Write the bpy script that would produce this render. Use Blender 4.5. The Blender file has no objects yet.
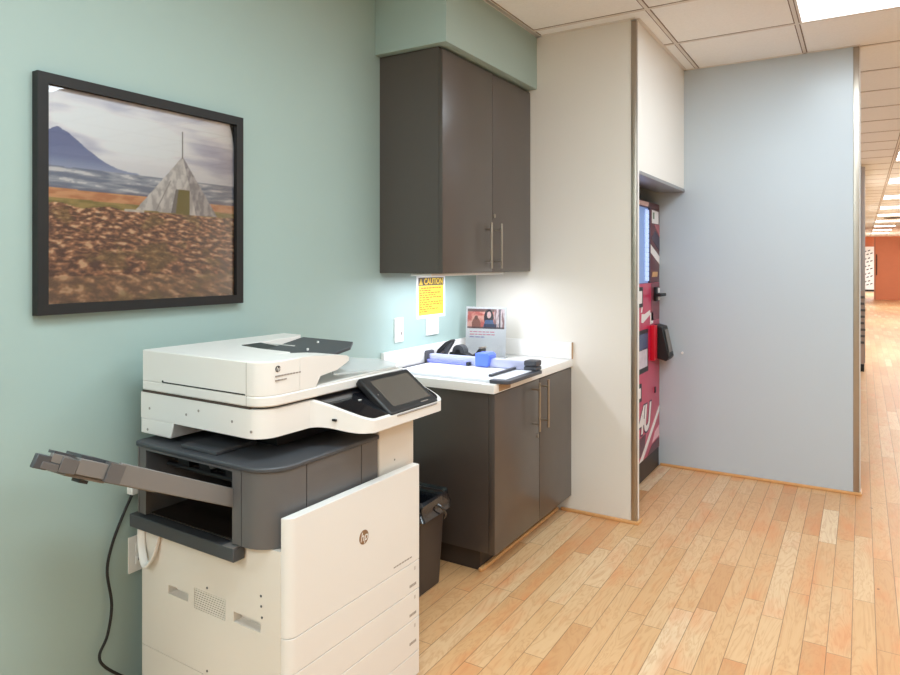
import bpy, bmesh, math, random
from mathutils import Vector, Matrix, noise
random.seed(7)
C = bpy.context.scene.collection
sc = bpy.context.scene
PI = math.pi

# ------------------------------------------------------------------ materials
def lin(c):
    c = c / 255.0
    return c / 12.92 if c <= 0.04045 else ((c + 0.055) / 1.055) ** 2.4
def rgb(r, g, b): return (lin(r), lin(g), lin(b), 1.0)

class NT:
    """small helper around a node tree"""
    def __init__(s, m): s.t = m.node_tree; s.n = s.t.nodes; s.l = s.t.links
    def add(s, kind, **kw):
        nd = s.n.new(kind)
        for k, v in kw.items(): setattr(nd, k, v)
        return nd
    def put(s, sock, v):
        if isinstance(v, bpy.types.NodeSocket): s.l.new(v, sock)
        elif v is not None: sock.default_value = v
    def math(s, op, a, b=None, c=None):
        nd = s.add('ShaderNodeMath', operation=op)
        s.put(nd.inputs[0], a)
        if b is not None: s.put(nd.inputs[1], b)
        if c is not None: s.put(nd.inputs[2], c)
        return nd.outputs[0]
    def mix(s, f, a, b, mode='MIX'):
        nd = s.add('ShaderNodeMix', data_type='RGBA', blend_type=mode)
        s.put(nd.inputs[0], f); s.put(nd.inputs[6], a); s.put(nd.inputs[7], b)
        return nd.outputs[2]
    def vec(s, x, y, z):
        nd = s.add('ShaderNodeCombineXYZ')
        s.put(nd.inputs[0], x); s.put(nd.inputs[1], y); s.put(nd.inputs[2], z)
        return nd.outputs[0]
    def noise(s, v, scale, detail=3.0, rough=0.5, dist=0.0):
        nd = s.add('ShaderNodeTexNoise')
        s.put(nd.inputs['Vector'], v); nd.inputs['Scale'].default_value = scale
        nd.inputs['Detail'].default_value = detail; nd.inputs['Roughness'].default_value = rough
        nd.inputs['Distortion'].default_value = dist
        return nd.outputs[0]
    def ramp(s, f, stops):
        nd = s.add('ShaderNodeValToRGB')
        e = nd.color_ramp.elements
        while len(e) < len(stops): e.new(0.5)
        for i, (p, c) in enumerate(stops): e[i].position = p; e[i].color = c
        s.put(nd.inputs[0], f)
        return nd.outputs[0]

def mat(name, col, rough=0.5, metal=0.0, spec=0.5, var=0.04, vscale=8.0, bump=0.0, bscale=200.0, coat=0.0, coat_rough=0.05):
    m = bpy.data.materials.new(name); m.use_nodes = True
    b = m.node_tree.nodes['Principled BSDF']; t = NT(m)
    b.inputs['Roughness'].default_value = rough; b.inputs['Metallic'].default_value = metal
    b.inputs['Specular IOR Level'].default_value = spec
    b.inputs['Coat Weight'].default_value = coat; b.inputs['Coat Roughness'].default_value = coat_rough
    co = t.add('ShaderNodeTexCoord').outputs['Object']
    if var:
        n = t.noise(co, vscale, 4)
        f = t.math('MULTIPLY_ADD', n, 2 * var, 1 - var)
        hs = t.add('ShaderNodeHueSaturation'); hs.inputs['Color'].default_value = col
        t.put(hs.inputs['Value'], f)
        t.put(b.inputs['Base Color'], hs.outputs[0])
    else: b.inputs['Base Color'].default_value = col
    if bump:
        bn = t.add('ShaderNodeBump'); bn.inputs['Strength'].default_value = bump; bn.inputs['Distance'].default_value = 0.002
        t.put(bn.inputs['Height'], t.noise(co, bscale, 3)); t.put(b.inputs['Normal'], bn.outputs[0])
    return m
def emit(name, col, s):
    m = bpy.data.materials.new(name); m.use_nodes = True
    b = m.node_tree.nodes['Principled BSDF']
    b.inputs['Base Color'].default_value = col
    b.inputs['Emission Color'].default_value = col; b.inputs['Emission Strength'].default_value = s
    return m

def floor_mat():
    m = bpy.data.materials.new('maple_strip_floor'); m.use_nodes = True
    b = m.node_tree.nodes['Principled BSDF']; t = NT(m)
    co = t.add('ShaderNodeTexCoord').outputs['Object']
    sp = t.add('ShaderNodeSeparateXYZ'); t.put(sp.inputs[0], co)
    X, Y = sp.outputs[0], sp.outputs[1]
    w = 0.0785
    xr = t.math('DIVIDE', t.math('ADD', X, 0.033 + 0.0785 * 60), w)
    row = t.math('FLOOR', xr); fx = t.math('FRACT', xr)
    def wn(v, k):
        nd = t.add('ShaderNodeTexWhiteNoise', noise_dimensions='1D')
        t.put(nd.inputs['W'], t.math('MULTIPLY_ADD', v, k, k * 3.17)); return nd.outputs[0]
    ln = t.math('MULTIPLY_ADD', wn(row, 7.13), 0.65, 0.48)
    yr = t.math('DIVIDE', t.math('ADD', t.math('ADD', Y, 40.0), t.math('MULTIPLY', wn(row, 3.71), 2.0)), ln)
    brd = t.math('FLOOR', yr); fy = t.math('FRACT', yr)
    bid = t.math('ADD', t.math('MULTIPLY', row, 17.31), t.math('MULTIPLY', brd, 5.77))
    r1 = wn(bid, 1.37); r2 = wn(bid, 2.91)
    base = t.ramp(r1, [(0.0, rgb(200, 146, 98)), (0.3, rgb(211, 165, 116)), (0.75, rgb(216, 174, 127)), (0.92, rgb(222, 188, 146)), (1.0, rgb(232, 207, 172))])
    v = t.vec(t.math('MULTIPLY', X, 6.5), t.math('MULTIPLY', Y, 1.1), t.math('MULTIPLY', r2, 40.0))
    fig = t.noise(v, 1.6, 3, 0.55, 2.2)
    figl = t.math('FRACT', t.math('MULTIPLY', fig, 7.0))
    figl = t.math('ABSOLUTE', t.math('MULTIPLY_ADD', figl, 2.0, -1.0))
    fine = t.noise(t.vec(t.math('MULTIPLY', X, 160.0), t.math('MULTIPLY', Y, 7.0), r2), 1.0, 3)
    c = t.mix(t.math('MULTIPLY', t.math('POWER', figl, 2.5), 0.45), base, rgb(186, 128, 82))
    c = t.mix(t.math('MULTIPLY', t.math('SUBTRACT', fine, 0.3), 0.35), c, rgb(196, 140, 94))
    blot = t.noise(t.vec(t.math('MULTIPLY', X, 3.0), Y, r1), 2.4, 3, 0.6)
    c = t.mix(t.math('MULTIPLY', t.math('GREATER_THAN', blot, 0.5), t.math('MULTIPLY', t.math('SUBTRACT', blot, 0.5), 2.4)), c, rgb(214, 132, 78))
    # small dark knots
    kn = t.noise(t.vec(t.math('MULTIPLY', X, 1.6), Y, 3.0), 7.0, 2, 0.5)
    c = t.mix(t.math('MULTIPLY', t.math('GREATER_THAN', kn, 0.77), 0.75), c, rgb(120, 72, 40))
    ex = t.math('MULTIPLY', t.math('MINIMUM', fx, t.math('SUBTRACT', 1.0, fx)), w)
    ey = t.math('MULTIPLY', t.math('MINIMUM', fy, t.math('SUBTRACT', 1.0, fy)), ln)
    e = t.math('MINIMUM', ex, ey)
    gap = t.math('LESS_THAN', e, 0.0013)
    c = t.mix(t.math('MULTIPLY', gap, 0.72), c, rgb(110, 66, 36))
    t.put(b.inputs['Base Color'], c)
    t.put(b.inputs['Roughness'], t.math('MULTIPLY_ADD', fine, 0.12, 0.26))
    b.inputs['Specular IOR Level'].default_value = 0.45
    bn = t.add('ShaderNodeBump'); bn.inputs['Strength'].default_value = 0.25; bn.inputs['Distance'].default_value = 0.001
    t.put(bn.inputs['Height'], t.math('SUBTRACT', 1.0, gap)); t.put(b.inputs['Normal'], bn.outputs[0])
    return m

def ceiling_mat():
    m = bpy.data.materials.new('mineral_fibre_tile'); m.use_nodes = True
    b = m.node_tree.nodes['Principled BSDF']; t = NT(m)
    co = t.add('ShaderNodeTexCoord').outputs['Object']
    n = t.noise(co, 90, 4); n2 = t.noise(co, 1.7, 2)
    c = t.ramp(n, [(0.3, rgb(240, 241, 241)), (0.7, rgb(246, 247, 247))])
    c = t.mix(t.math('MULTIPLY', n2, 0.25), c, rgb(238, 238, 238))
    t.put(b.inputs['Base Color'], c); b.inputs['Roughness'].default_value = 0.9
    bn = t.add('ShaderNodeBump'); bn.inputs['Strength'].default_value = 0.15; bn.inputs['Distance'].default_value = 0.001
    t.put(bn.inputs['Height'], n); t.put(b.inputs['Normal'], bn.outputs[0])
    return m

def attr_mat(name, rough=0.6):
    m = bpy.data.materials.new(name); m.use_nodes = True
    b = m.node_tree.nodes['Principled BSDF']; t = NT(m)
    a = t.add('ShaderNodeVertexColor', layer_name='print')
    t.put(b.inputs['Base Color'], a.outputs[0]); b.inputs['Roughness'].default_value = rough
    return m

def glass_mat(name, rough=0.0, tint=(1, 1, 1, 1), fac=None):
    m = bpy.data.materials.new(name); m.use_nodes = True; t = NT(m)
    out = m.node_tree.nodes['Material Output']; m.node_tree.nodes.remove(m.node_tree.nodes['Principled BSDF'])
    tr = t.add('ShaderNodeBsdfTransparent'); tr.inputs[0].default_value = tint
    gl = t.add('ShaderNodeBsdfGlossy'); gl.inputs['Roughness'].default_value = rough
    fr = t.add('ShaderNodeFresnel'); fr.inputs[0].default_value = 1.5
    mx = t.add('ShaderNodeMixShader')
    t.put(mx.inputs[0], fr.outputs[0] if fac is None else fac); t.l.new(tr.outputs[0], mx.inputs[1]); t.l.new(gl.outputs[0], mx.inputs[2])
    t.l.new(mx.outputs[0], out.inputs[0])
    return m

M = {}
M['floor'] = floor_mat(); M['ceiling'] = ceiling_mat()
M['sage'] = mat('sage_wall_paint', rgb(158, 178, 172), 0.55, bump=0.06, bscale=350, var=0.02, vscale=2)
M['white_wall'] = mat('white_wall_paint', rgb(226, 220, 211), 0.45, bump=0.06, bscale=350, var=0.015, vscale=2)
M['header_white'] = mat('header_white_paint', rgb(236, 232, 226), 0.5, var=0.01)
M['grey_wall'] = mat('pale_blue_grey_wall_paint', rgb(188, 197, 204), 0.3, spec=0.4, bump=0.04, bscale=350, var=0.012, vscale=2)
M['niche'] = mat('niche_beige_paint', rgb(200, 185, 168), 0.6)
M['orange'] = mat('orange_wall_paint', rgb(232, 140, 98), 0.5)
M['steel'] = mat('brushed_steel', rgb(170, 160, 148), 0.32, metal=1.0, var=0.05, vscale=30)
M['alu'] = mat('satin_aluminium', rgb(176, 172, 172), 0.35, metal=0.7)
M['grid'] = mat('ceiling_grid_white', rgb(222, 216, 210), 0.5)
M['reveal'] = mat('grid_reveal_shadow_gap', rgb(128, 106, 94), 0.8)
M['oak'] = mat('honey_oak_trim', rgb(214, 160, 104), 0.4, var=0.12, vscale=30)
M['laminate'] = mat('charcoal_brown_laminate', rgb(70, 60, 54), 0.29, spec=1.0, var=0.05, vscale=12)
M['laminate_edge'] = mat('dark_laminate_edge', rgb(58, 51, 47), 0.5)
M['kick'] = mat('dark_toe_kick', rgb(56, 44, 36), 0.6)
M['counter'] = mat('white_laminate_counter', rgb(232, 228, 224), 0.3, var=0.03, vscale=60)
M['chipcore'] = mat('exposed_core_edge', rgb(178, 148, 118), 0.8)
M['cream'] = mat('cream_printer_plastic', rgb(219, 210, 199), 0.42, var=0.012, bump=0.05, bscale=600)
M['cream2'] = mat('white_printer_plastic', rgb(224, 219, 213), 0.38, var=0.01, bump=0.05, bscale=600)
M['pgrey'] = mat('grey_printer_plastic', rgb(92, 89, 88), 0.40, var=0.02, bump=0.06, bscale=600)
M['pgrey_d'] = mat('dark_grey_printer_plastic', rgb(66, 67, 70), 0.45, var=0.02)
M['pgrey_l'] = mat('light_grey_printer_plastic', rgb(116, 111, 107), 0.45, var=0.02)
M['black'] = mat('black_plastic', rgb(24, 23, 24), 0.45, var=0.02)
M['inner_black'] = mat('inner_black_plastic', rgb(16, 15, 16), 0.6, var=0.02)
M['gloss_black'] = mat('gloss_black_panel', rgb(18, 18, 22), 0.12, coat=0.6, var=0.0)
M['display'] = mat('dim_touch_display', rgb(84, 78, 72), 0.22, coat=0.4, var=0.03)
M['rubber'] = mat('black_rubber', rgb(26, 25, 24), 0.7)
M['bronze'] = mat('bronze_emblem', rgb(146, 116, 88), 0.35, metal=0.5)
M['ink'] = mat('dark_ink', rgb(60, 54, 50), 0.6, var=0)
M['greyink'] = mat('grey_ink', rgb(150, 140, 132), 0.6, var=0)
M['seam'] = mat('seam_shadow_gap', rgb(74, 60, 52), 0.8, var=0)
def frosted(name, col, f):
    m = bpy.data.materials.new(name); m.use_nodes = True; t = NT(m)
    b = m.node_tree.nodes['Principled BSDF']; b.inputs['Base Color'].default_value = col; b.inputs['Roughness'].default_value = 0.25; b.inputs['Alpha'].default_value = f
    return m
M['clear'] = frosted('clear_tray_plastic', rgb(226, 230, 228), 0.45)
M['frame'] = mat('black_wood_frame', rgb(30, 28, 27), 0.5, spec=0.35, var=0.1, vscale=40)
M['pane'] = glass_mat('picture_glass', 0.0, (1, 1, 1, 1))
M['print'] = attr_mat('landscape_print', 0.6)
M['paper'] = mat('white_paper', rgb(247, 247, 247), 0.6, var=0.01)
M['yellow'] = mat('caution_yellow', rgb(246, 206, 70), 0.5, var=0.02)
M['caution_black'] = mat('caution_black', rgb(92, 76, 60), 0.5, var=0)
M['orange_ink'] = mat('orange_ink', rgb(186, 100, 30), 0.5, var=0)
M['pink_ink'] = mat('pink_ink', rgb(232, 150, 165), 0.6, var=0)
M['violet_ink'] = mat('violet_ink', rgb(168, 160, 205), 0.6, var=0)
M['white_plastic'] = mat('white_switch_plastic', rgb(238, 236, 232), 0.35, var=0.01)
M['socket_shadow'] = mat('socket_slot', rgb(70, 64, 60), 0.6, var=0)
M['rail'] = mat('pale_violet_rail', rgb(196, 198, 226), 0.3, metal=0.25)
M['blue_clear'] = mat('translucent_blue_strip', rgb(128, 134, 222), 0.2, coat=0.3)
M['blue'] = mat('blue_cutter_head', rgb(92, 122, 226), 0.3)
M['board'] = mat('white_cutting_board', rgb(233, 234, 240), 0.4, var=0.01)
M['board_grey'] = mat('grey_board_end', rgb(70, 70, 76), 0.45)
M['bin'] = mat('dark_brown_bin_plastic', rgb(58, 49, 45), 0.42, var=0.03)
M['bag'] = mat('black_bin_bag_film', rgb(20, 21, 26), 0.18, coat=0.7, var=0.02, bump=1.0, bscale=45)
M['crimson'] = mat('crimson_vending_panel', rgb(196, 38, 82), 0.3, var=0.03, coat=0.2)
M['maroon'] = mat('maroon_vending_panel', rgb(92, 34, 44), 0.32, var=0.35, vscale=14)
M['vend_dark'] = mat('vending_base', rgb(50, 42, 38), 0.5)
M['vred'] = mat('bright_red_edge', rgb(204, 22, 44), 0.35)
M['indigo'] = mat('indigo_patch', rgb(64, 52, 74), 0.4)
M['vwindow'] = emit('lit_vending_window', rgb(110, 132, 176), 0.45)
M['vled'] = emit('vending_light_lobes', rgb(180, 200, 236), 0.42)
M['vletter'] = mat('white_vinyl_lettering', rgb(232, 226, 224), 0.4, var=0.02)
M['diffuser'] = emit('fluorescent_diffuser', rgb(247, 249, 255), 1.5)
M['hall_diffuser'] = emit('hall_fluorescent_diffuser', rgb(255, 250, 245), 5.0)
M['led'] = emit('under_cabinet_lamp', rgb(240, 246, 255), 5.0)

# ------------------------------------------------------------------ mesh helpers
def box(bm, x0, x1, y0, y1, z0, z1, bev=0.0, seg=2):
    r = bmesh.ops.create_cube(bm, size=1.0)
    vs = r['verts']
    for v in vs:
        v.co = Vector(((x0 + x1) / 2 + v.co.x * (x1 - x0), (y0 + y1) / 2 + v.co.y * (y1 - y0), (z0 + z1) / 2 + v.co.z * (z1 - z0)))
    if bev:
        es = list({e for v in vs for e in v.link_edges})
        bmesh.ops.bevel(bm, geom=es, offset=bev, segments=seg, affect='EDGES', profile=0.6)
    return bm
def prism(bm, pts, z0, z1, axis='z', top=None):
    """extrude a polygon; pts are 2D; axis z: (x,y); axis y: (x,z); axis x: (y,z)"""
    def P(p, h):
        if axis == 'z': return (p[0], p[1], h)
        if axis == 'y': return (p[0], h, p[1])
        return (h, p[0], p[1])
    a = [bm.verts.new(P(p, z0)) for p in pts]; b = [bm.verts.new(P(p, z1)) for p in (top or pts)]
    n = len(pts)
    bm.faces.new(a[::-1]); bm.faces.new(b)
    for i in range(n): bm.faces.new((a[i], a[(i + 1) % n], b[(i + 1) % n], b[i]))
    return bm
def cyl(bm, p, q, r, n=16, r2=None):
    p, q = Vector(p), Vector(q); d = q - p
    u = d.orthogonal().normalized(); w = d.normalized().cross(u)
    r2 = r if r2 is None else r2
    a = [bm.verts.new(p + (u * math.cos(2 * PI * i / n) + w * math.sin(2 * PI * i / n)) * r) for i in range(n)]
    b = [bm.verts.new(q + (u * math.cos(2 * PI * i / n) + w * math.sin(2 * PI * i / n)) * r2) for i in range(n)]
    bm.faces.new(a[::-1]); bm.faces.new(b)
    for i in range(n): bm.faces.new((a[i], a[(i + 1) % n], b[(i + 1) % n], b[i]))
    return bm
def smooth_path(pts, k=6):
    out = []
    P = [Vector(p) for p in pts]; P = [2 * P[0] - P[1]] + P + [2 * P[-1] - P[-2]]
    for i in range(1, len(P) - 2):
        for j in range(k):
            t = j / k
            out.append(0.5 * ((2 * P[i]) + (P[i + 1] - P[i - 1]) * t + (2 * P[i - 1] - 5 * P[i] + 4 * P[i + 1] - P[i + 2]) * t * t + (3 * P[i] - P[i - 1] - 3 * P[i + 1] + P[i + 2]) * t ** 3))
    out.append(P[-2]); return out
def tube(bm, pts, r, n=8, flat=1.0):
    prev = None; rings = []
    for i, p in enumerate(pts):
        d = (pts[min(i + 1, len(pts) - 1)] - pts[max(i - 1, 0)]).normalized()
        u = prev - d * prev.dot(d) if prev is not None else d.orthogonal()
        u.normalize(); prev = u; w = d.cross(u)
        rings.append([bm.verts.new(p + u * math.cos(2 * PI * k / n) * r + w * math.sin(2 * PI * k / n) * r * flat) for k in range(n)])
    for a, b in zip(rings, rings[1:]):
        for k in range(n): bm.faces.new((a[k], a[(k + 1) % n], b[(k + 1) % n], b[k]))
    bm.faces.new(rings[0][::-1]); bm.faces.new(rings[-1]); return bm
def rpoly(x0, x1, y0, y1, r, seg=6):
    """rounded rectangle outline; r is one radius or four (x0y0, x1y0, x1y1, x0y1)"""
    if not isinstance(r, (tuple, list)): r = (r,) * 4
    cs = [((x0, y0), 180, r[0], 1, 1), ((x1, y0), 270, r[1], -1, 1), ((x1, y1), 0, r[2], -1, -1), ((x0, y1), 90, r[3], 1, -1)]
    out = []
    for (px, py), a0, rr, sx, sy in cs:
        if rr <= 0: out.append((px, py)); continue
        for k in range(seg + 1):
            a = math.radians(a0 + 90 * k / seg)
            out.append((px + sx * rr + rr * math.cos(a), py + sy * rr + rr * math.sin(a)))
    return out
XF = {}
def obj(name, bm, m, parent=None, local=False, smooth=35, bevel=0.0):
    """link bm as one mesh; world coordinates unless local; moved into the frame of its thing"""
    bmesh.ops.recalc_face_normals(bm, faces=bm.faces)
    me = bpy.data.meshes.new(name); 
    root = parent
    while root is not None and root.parent is not None: root = root.parent
    if root is not None and not local: bm.transform(XF[root.name].inverted())
    bm.to_mesh(me); bm.free()
    for mm in (m if isinstance(m, list) else [m]): me.materials.append(mm)
    if smooth:
        me.polygons.foreach_set('use_smooth', [True] * len(me.polygons))
        me.set_sharp_from_angle(angle=math.radians(smooth))
    o = bpy.data.objects.new(name, me); C.objects.link(o)
    if parent is not None: o.parent = parent
    if bevel:
        b = o.modifiers.new('bevel', 'BEVEL'); b.width = bevel; b.segments = 2; b.limit_method = 'ANGLE'; b.angle_limit = math.radians(40)
    return o
def B(): return bmesh.new()
def thing(name, label, cat, loc, rz=0.0, group=None):
    o = bpy.data.objects.new(name, None); C.objects.link(o); o.empty_display_size = 0.05
    o.location = loc; o.rotation_euler = (0, 0, rz); o['label'] = label; o['category'] = cat
    if group: o['group'] = group
    XF[o.name] = Matrix.Translation(loc) @ Matrix.Rotation(rz, 4, 'Z')
    return o
def tag(o, label, cat, group=None):
    o['label'] = label; o['category'] = cat
    if group: o['group'] = group
    return o
def struct(name, bm, m, **k):
    o = obj(name, bm, m, **k); o['kind'] = 'structure'; return o
def cut(o, cutters):
    cs = []
    for bm in cutters:
        bmesh.ops.recalc_face_normals(bm, faces=bm.faces)
        me = bpy.data.meshes.new('cutter'); bm.to_mesh(me); bm.free()
        c = bpy.data.objects.new('cutter', me); C.objects.link(c); c.parent = o.parent; cs.append(c)
        md = o.modifiers.new('cut', 'BOOLEAN'); md.operation = 'DIFFERENCE'; md.object = c; md.solver = 'EXACT'
    bpy.context.view_layer.update()
    dg = bpy.context.evaluated_depsgraph_get()
    me = bpy.data.meshes.new_from_object(o.evaluated_get(dg))
    o.modifiers.clear(); o.data = me
    for c in cs: bpy.data.objects.remove(c)
    me.set_sharp_from_angle(angle=math.radians(35))
def text_bm(body, size, depth, mtx, shear=0.0, align='CENTER', sx=1.0, offset=0.0):
    cu = bpy.data.curves.new('lettering', 'FONT'); cu.body = body; cu.size = size; cu.extrude = depth; cu.shear = shear
    cu.align_x = align; cu.align_y = 'CENTER'; cu.offset = offset
    o = bpy.data.objects.new('lettering', cu); C.objects.link(o)
    bpy.context.view_layer.update()
    me = bpy.data.meshes.new_from_object(o.evaluated_get(bpy.context.evaluated_depsgraph_get()))
    bpy.data.objects.remove(o); bpy.data.curves.remove(cu)
    bm = B(); bm.from_mesh(me); bpy.data.meshes.remove(me)
    bm.transform(mtx @ Matrix.Diagonal((sx, 1, 1, 1)))
    return bm
# faces of a vertical plate looking along +x: text right = +y, up = z ; looking along -y: right = +x
def face_px(x, y, z): return Matrix(((0, 0, 1, x), (1, 0, 0, y), (0, 1, 0, z), (0, 0, 0, 1)))
def merge(bm, other): 
    me = bpy.data.meshes.new('tmp'); other.to_mesh(me); other.free(); bm.from_mesh(me); bpy.data.meshes.remove(me); return bm

# ------------------------------------------------------------------ the room shell
XL, YW, YG, H = -2.045, 3.665, 4.83, 2.75
struct('floor', box(B(), -2.3, 4.2, -2.2, 40.4, -0.1, 0.0), M['floor'], smooth=0)
struct('ceiling', box(B(), -2.3, 4.2, -2.2, 40.4, H, H + 0.1), M['ceiling'], smooth=0)
struct('wall_left', box(B(), XL - 0.1, XL, -2.2, YW + 0.06, 0, H), M['sage'], smooth=0)
struct('wall_back', box(B(), -2.2, 4.2, -2.3, -2.2, 0, H), M['white_wall'], smooth=0)
struct('wall_right', box(B(), 4.2, 4.3, -2.2, 40.4, 0, H), M['white_wall'], smooth=0)
struct('wall_white', box(B(), XL, -1.075, YW, YW + 0.055, 0.0, H), M['white_wall'], smooth=0)
# white end cap and steel corner guard of the short white wall
struct('trim_1', box(B(), -1.0755, -1.046, YW - 0.003, YW + 0.022, 0.012, H - 0.01, 0.002), M['steel'])
struct('trim_2', box(B(), -1.0755, -1.048, YW + 0.0225, YW + 0.055, 0.012, H), M['header_white'])
struct('wall_header', box(B(), -1.22, -1.05, YW + 0.056, YG - 0.001, 1.93, H), M['header_white'], smooth=0)
struct('trim_3', box(B(), -1.225, -1.045, YW + 0.056, YG - 0.001, 1.91, 1.93, 0.002), M['alu'])
struct('wall_niche', box(B(), -2.14, -2.1, YW + 0.056, YG - 0.001, 0, H), M['niche'], smooth=0)
struct('wall_grey', box(B(), -2.14, -0.046, YG, YG + 0.1, 0, H), M['grey_wall'], smooth=0)
struct('trim_4', box(B(), -0.046, -0.014, YG - 0.003, YG + 0.022, 0.012, H - 0.005, 0.002), M['steel'])
struct('trim_5', box(B(), -0.046, -0.008, YG + 0.0225, YG + 0.1, 0.0, H), M['header_white'])
struct('wall_soffit', box(B(), XL, -1.634, 2.646, YW, 2.441, H, 0.004), M['sage'])
# quarter round shoe mouldings
def shoe(name, pts):
    bm = B()
    for (x0, x1, y0, y1) in pts: box(bm, x0, x1, y0, y1, 0.0, 0.018, 0.006)
    return struct(name, bm, M['oak'])
shoe('baseboard_white', [(-1.48, -1.036, YW - 0.018, YW - 0.0005), (-1.045, -1.03, YW - 0.018, YW + 0.06)])
shoe('baseboard_grey', [(-1.21, -0.008, YG - 0.018, YG - 0.0005), (-0.014, -0.0, YG - 0.018, YG + 0.1)])
shoe('baseboard_cabinet', [(-1.508, -1.488, 2.722, YW - 0.02)])
# suspended ceiling grid: flush T bars on a 0.652 m module
T = 0.652; gx = [-0.96 + T * k for k in range(-1, 8)]; gy = [3.555 + T * k for k in range(-8, 56)]
bm = B(); bm2 = B()
for x in gx:
    if x < -1.62: continue
    y1 = YW if x < -1.06 else (YG if x < 0 else 40)
    box(bm, x - 0.009, x + 0.009, -2.2, y1, H - 0.004, H + 0.001)
    for s in (-1, 1): box(bm2, x + s * 0.0115 - 0.003, x + s * 0.0115 + 0.003, -2.2, y1, H - 0.002, H + 0.001)
for y in gy:
    if y > 40: continue
    x0 = XL if y < 2.6 else (-1.634 if y < YW else (-1.05 if y < YG else -0.01))
    box(bm, x0, 4.2, y - 0.011, y + 0.011, H - 0.0035, H + 0.001)
    for s in (-1, 1): box(bm2, x0, 4.2, y + s * 0.0135 - 0.002, y + s * 0.0135 + 0.002, H - 0.0015, H + 0.001)
struct('ceiling_grid', bm, M['grid'], smooth=0); struct('ceiling_reveal', bm2, M['reveal'], smooth=0)
# wall angle round the short walls
bm = B(); box(bm, -1.634, -1.05, YW - 0.02, YW - 0.0005, H - 0.004, H); box(bm, -1.634, -1.614, 2.646, YW, H - 0.004, H)
box(bm, -1.05, -1.03, YW, YG, H - 0.004, H); box(bm, -1.05, -0.01, YG - 0.02, YG - 0.0005, H - 0.004, H)
struct('trim_6', bm, M['grid'], smooth=0)
# the hall beyond
struct('wall_hall', box(B(), -0.5, 0.03, 10.5, 40.2, 0, 2.69), M['white_wall'], smooth=0)
struct('trim_7', box(B(), -0.012, 0.036, 10.47, 10.5, 0.1, 2.69, 0.003), M['alu'])
struct('wall_orange', box(B(), 0.45, 4.2, 31.0, 31.2, 0, 2.43), M['orange'], smooth=0)
struct('wall_end', box(B(), -0.5, 4.2, 40.2, 40.4, 0, H), M['orange'], smooth=0)
struct('trim_8', box(B(), 0.40, 0.45, 30.985, 31.2, 0, 2.43), mat('orange_door_jamb', rgb(206, 132, 100), 0.5), smooth=0)

# ------------------------------------------------------------------ lights in the ceiling and added fill lamps
def troffer(label, x0, x1, y0, y1, hall=False, group=None):
    t = thing('ceiling_light', label, 'ceiling light', ((x0 + x1) / 2, (y0 + y1) / 2, H), 0, group)
    bm = B(); f = 0.012
    box(bm, x0, x1, y0, y0 + f, H - 0.008, H + 0.0); box(bm, x0, x1, y1 - f, y1, H - 0.008, H)
    box(bm, x0, x0 + f, y0 + f, y1 - f, H - 0.008, H); box(bm, x1 - f, x1, y0 + f, y1 - f, H - 0.008, H)
    obj('frame', bm, M['grid'], t)
    obj('diffuser', box(B(), x0 + f, x1 - f, y0 + f, y1 - f, H - 0.005, H - 0.001), M['hall_diffuser'] if hall else M['diffuser'], t)
    return t
troffer('large white fluorescent ceiling panel above the grey wall, nearest in the room', -0.293, 0.335, 2.91, 4.196)
ords = ['nearest of the hall ceiling lights, cut by the right edge of the photo', 'second of the hall ceiling lights from the camera', 'third of the hall ceiling lights from the camera', 'fourth of the hall ceiling lights from the camera',
        'fifth of the hall ceiling lights from the camera', 'sixth of the hall ceiling lights, near the orange wall', 'seventh of the hall ceiling lights, just in front of the orange wall', 'second farthest hall ceiling light, just beyond the top of the orange wall', 'farthest of all the hall ceiling lights, near the end wall']
for lab, y in zip(ords, (9.65, 12.6, 15.8, 18.85, 21.8, 25.0, 28.4, 31.7, 34.9)):
    troffer(lab, 0.367, 1.02, y, y + 0.85, True, 'hall ceiling lights')
t = thing('ceiling_vent', 'dark round ceiling vent between the far hall lights', 'vent', (0.75, 23.6, H))
obj('vent_ring', cyl(B(), (0.75, 23.6, H - 0.02), (0.75, 23.6, H), 0.2, 24), M['vend_dark'], t)
obj('vent_core', cyl(B(), (0.75, 23.6, H - 0.035), (0.75, 23.6, H - 0.02), 0.12, 24), M['reveal'], t)

def area(name, loc, sx, sy, watts, col=(1, 1, 1), rot=(0, 0, 0), spread=PI):
    l = bpy.data.lights.new(name, 'AREA'); l.shape = 'RECTANGLE'; l.size = sx; l.size_y = sy; l.energy = watts; l.color = col; l.spread = spread
    o = bpy.data.objects.new(name, l); C.objects.link(o); o.location = loc; o.rotation_euler = rot; return o
WL = (0.75, 0.91, 1.0)
area('panel_and_fill_lamp', (0.02, 3.55, H - 0.02), 0.6, 1.25, 19.5, WL)
area('panel_and_fill_lamp', (-0.63, 1.0, H - 0.02), 0.6, 1.25, 30, WL)  # unseen lamp without a panel, added to brighten the printer top
area('panel_and_fill_lamp', (1.35, 2.2, H - 0.02), 0.6, 1.25, 22, WL)  # unseen lamp without a panel, placed to light the white wall
area('panel_and_fill_lamp', (2.4, 2.6, H - 0.02), 0.6, 1.25, 26, WL)  # unseen lamp without a panel, brightens faces turned to the right
area('panel_and_fill_lamp', (-1.28, -1.5, H - 0.02), 0.6, 1.25, 40, WL)  # unseen lamp added behind the camera for the printer's near side
area('panel_and_fill_lamp', (0.70, -1.2, H - 0.02), 0.6, 1.25, 26, WL)  # unseen fill lamp added behind the camera
area('hall_fill_lamp', (1.9, 7.5, H - 0.02), 1.2, 1.2, 30, WL)  # unseen fill beside the hall panels, no fixture of its own
for y in (13.0, 19.2, 25.4): area('hall_fill_lamp', (1.9, y, H - 0.02), 1.2, 1.2, 105, WL)  # fill lamps without fixtures, added to the light of the hall panels
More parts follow.
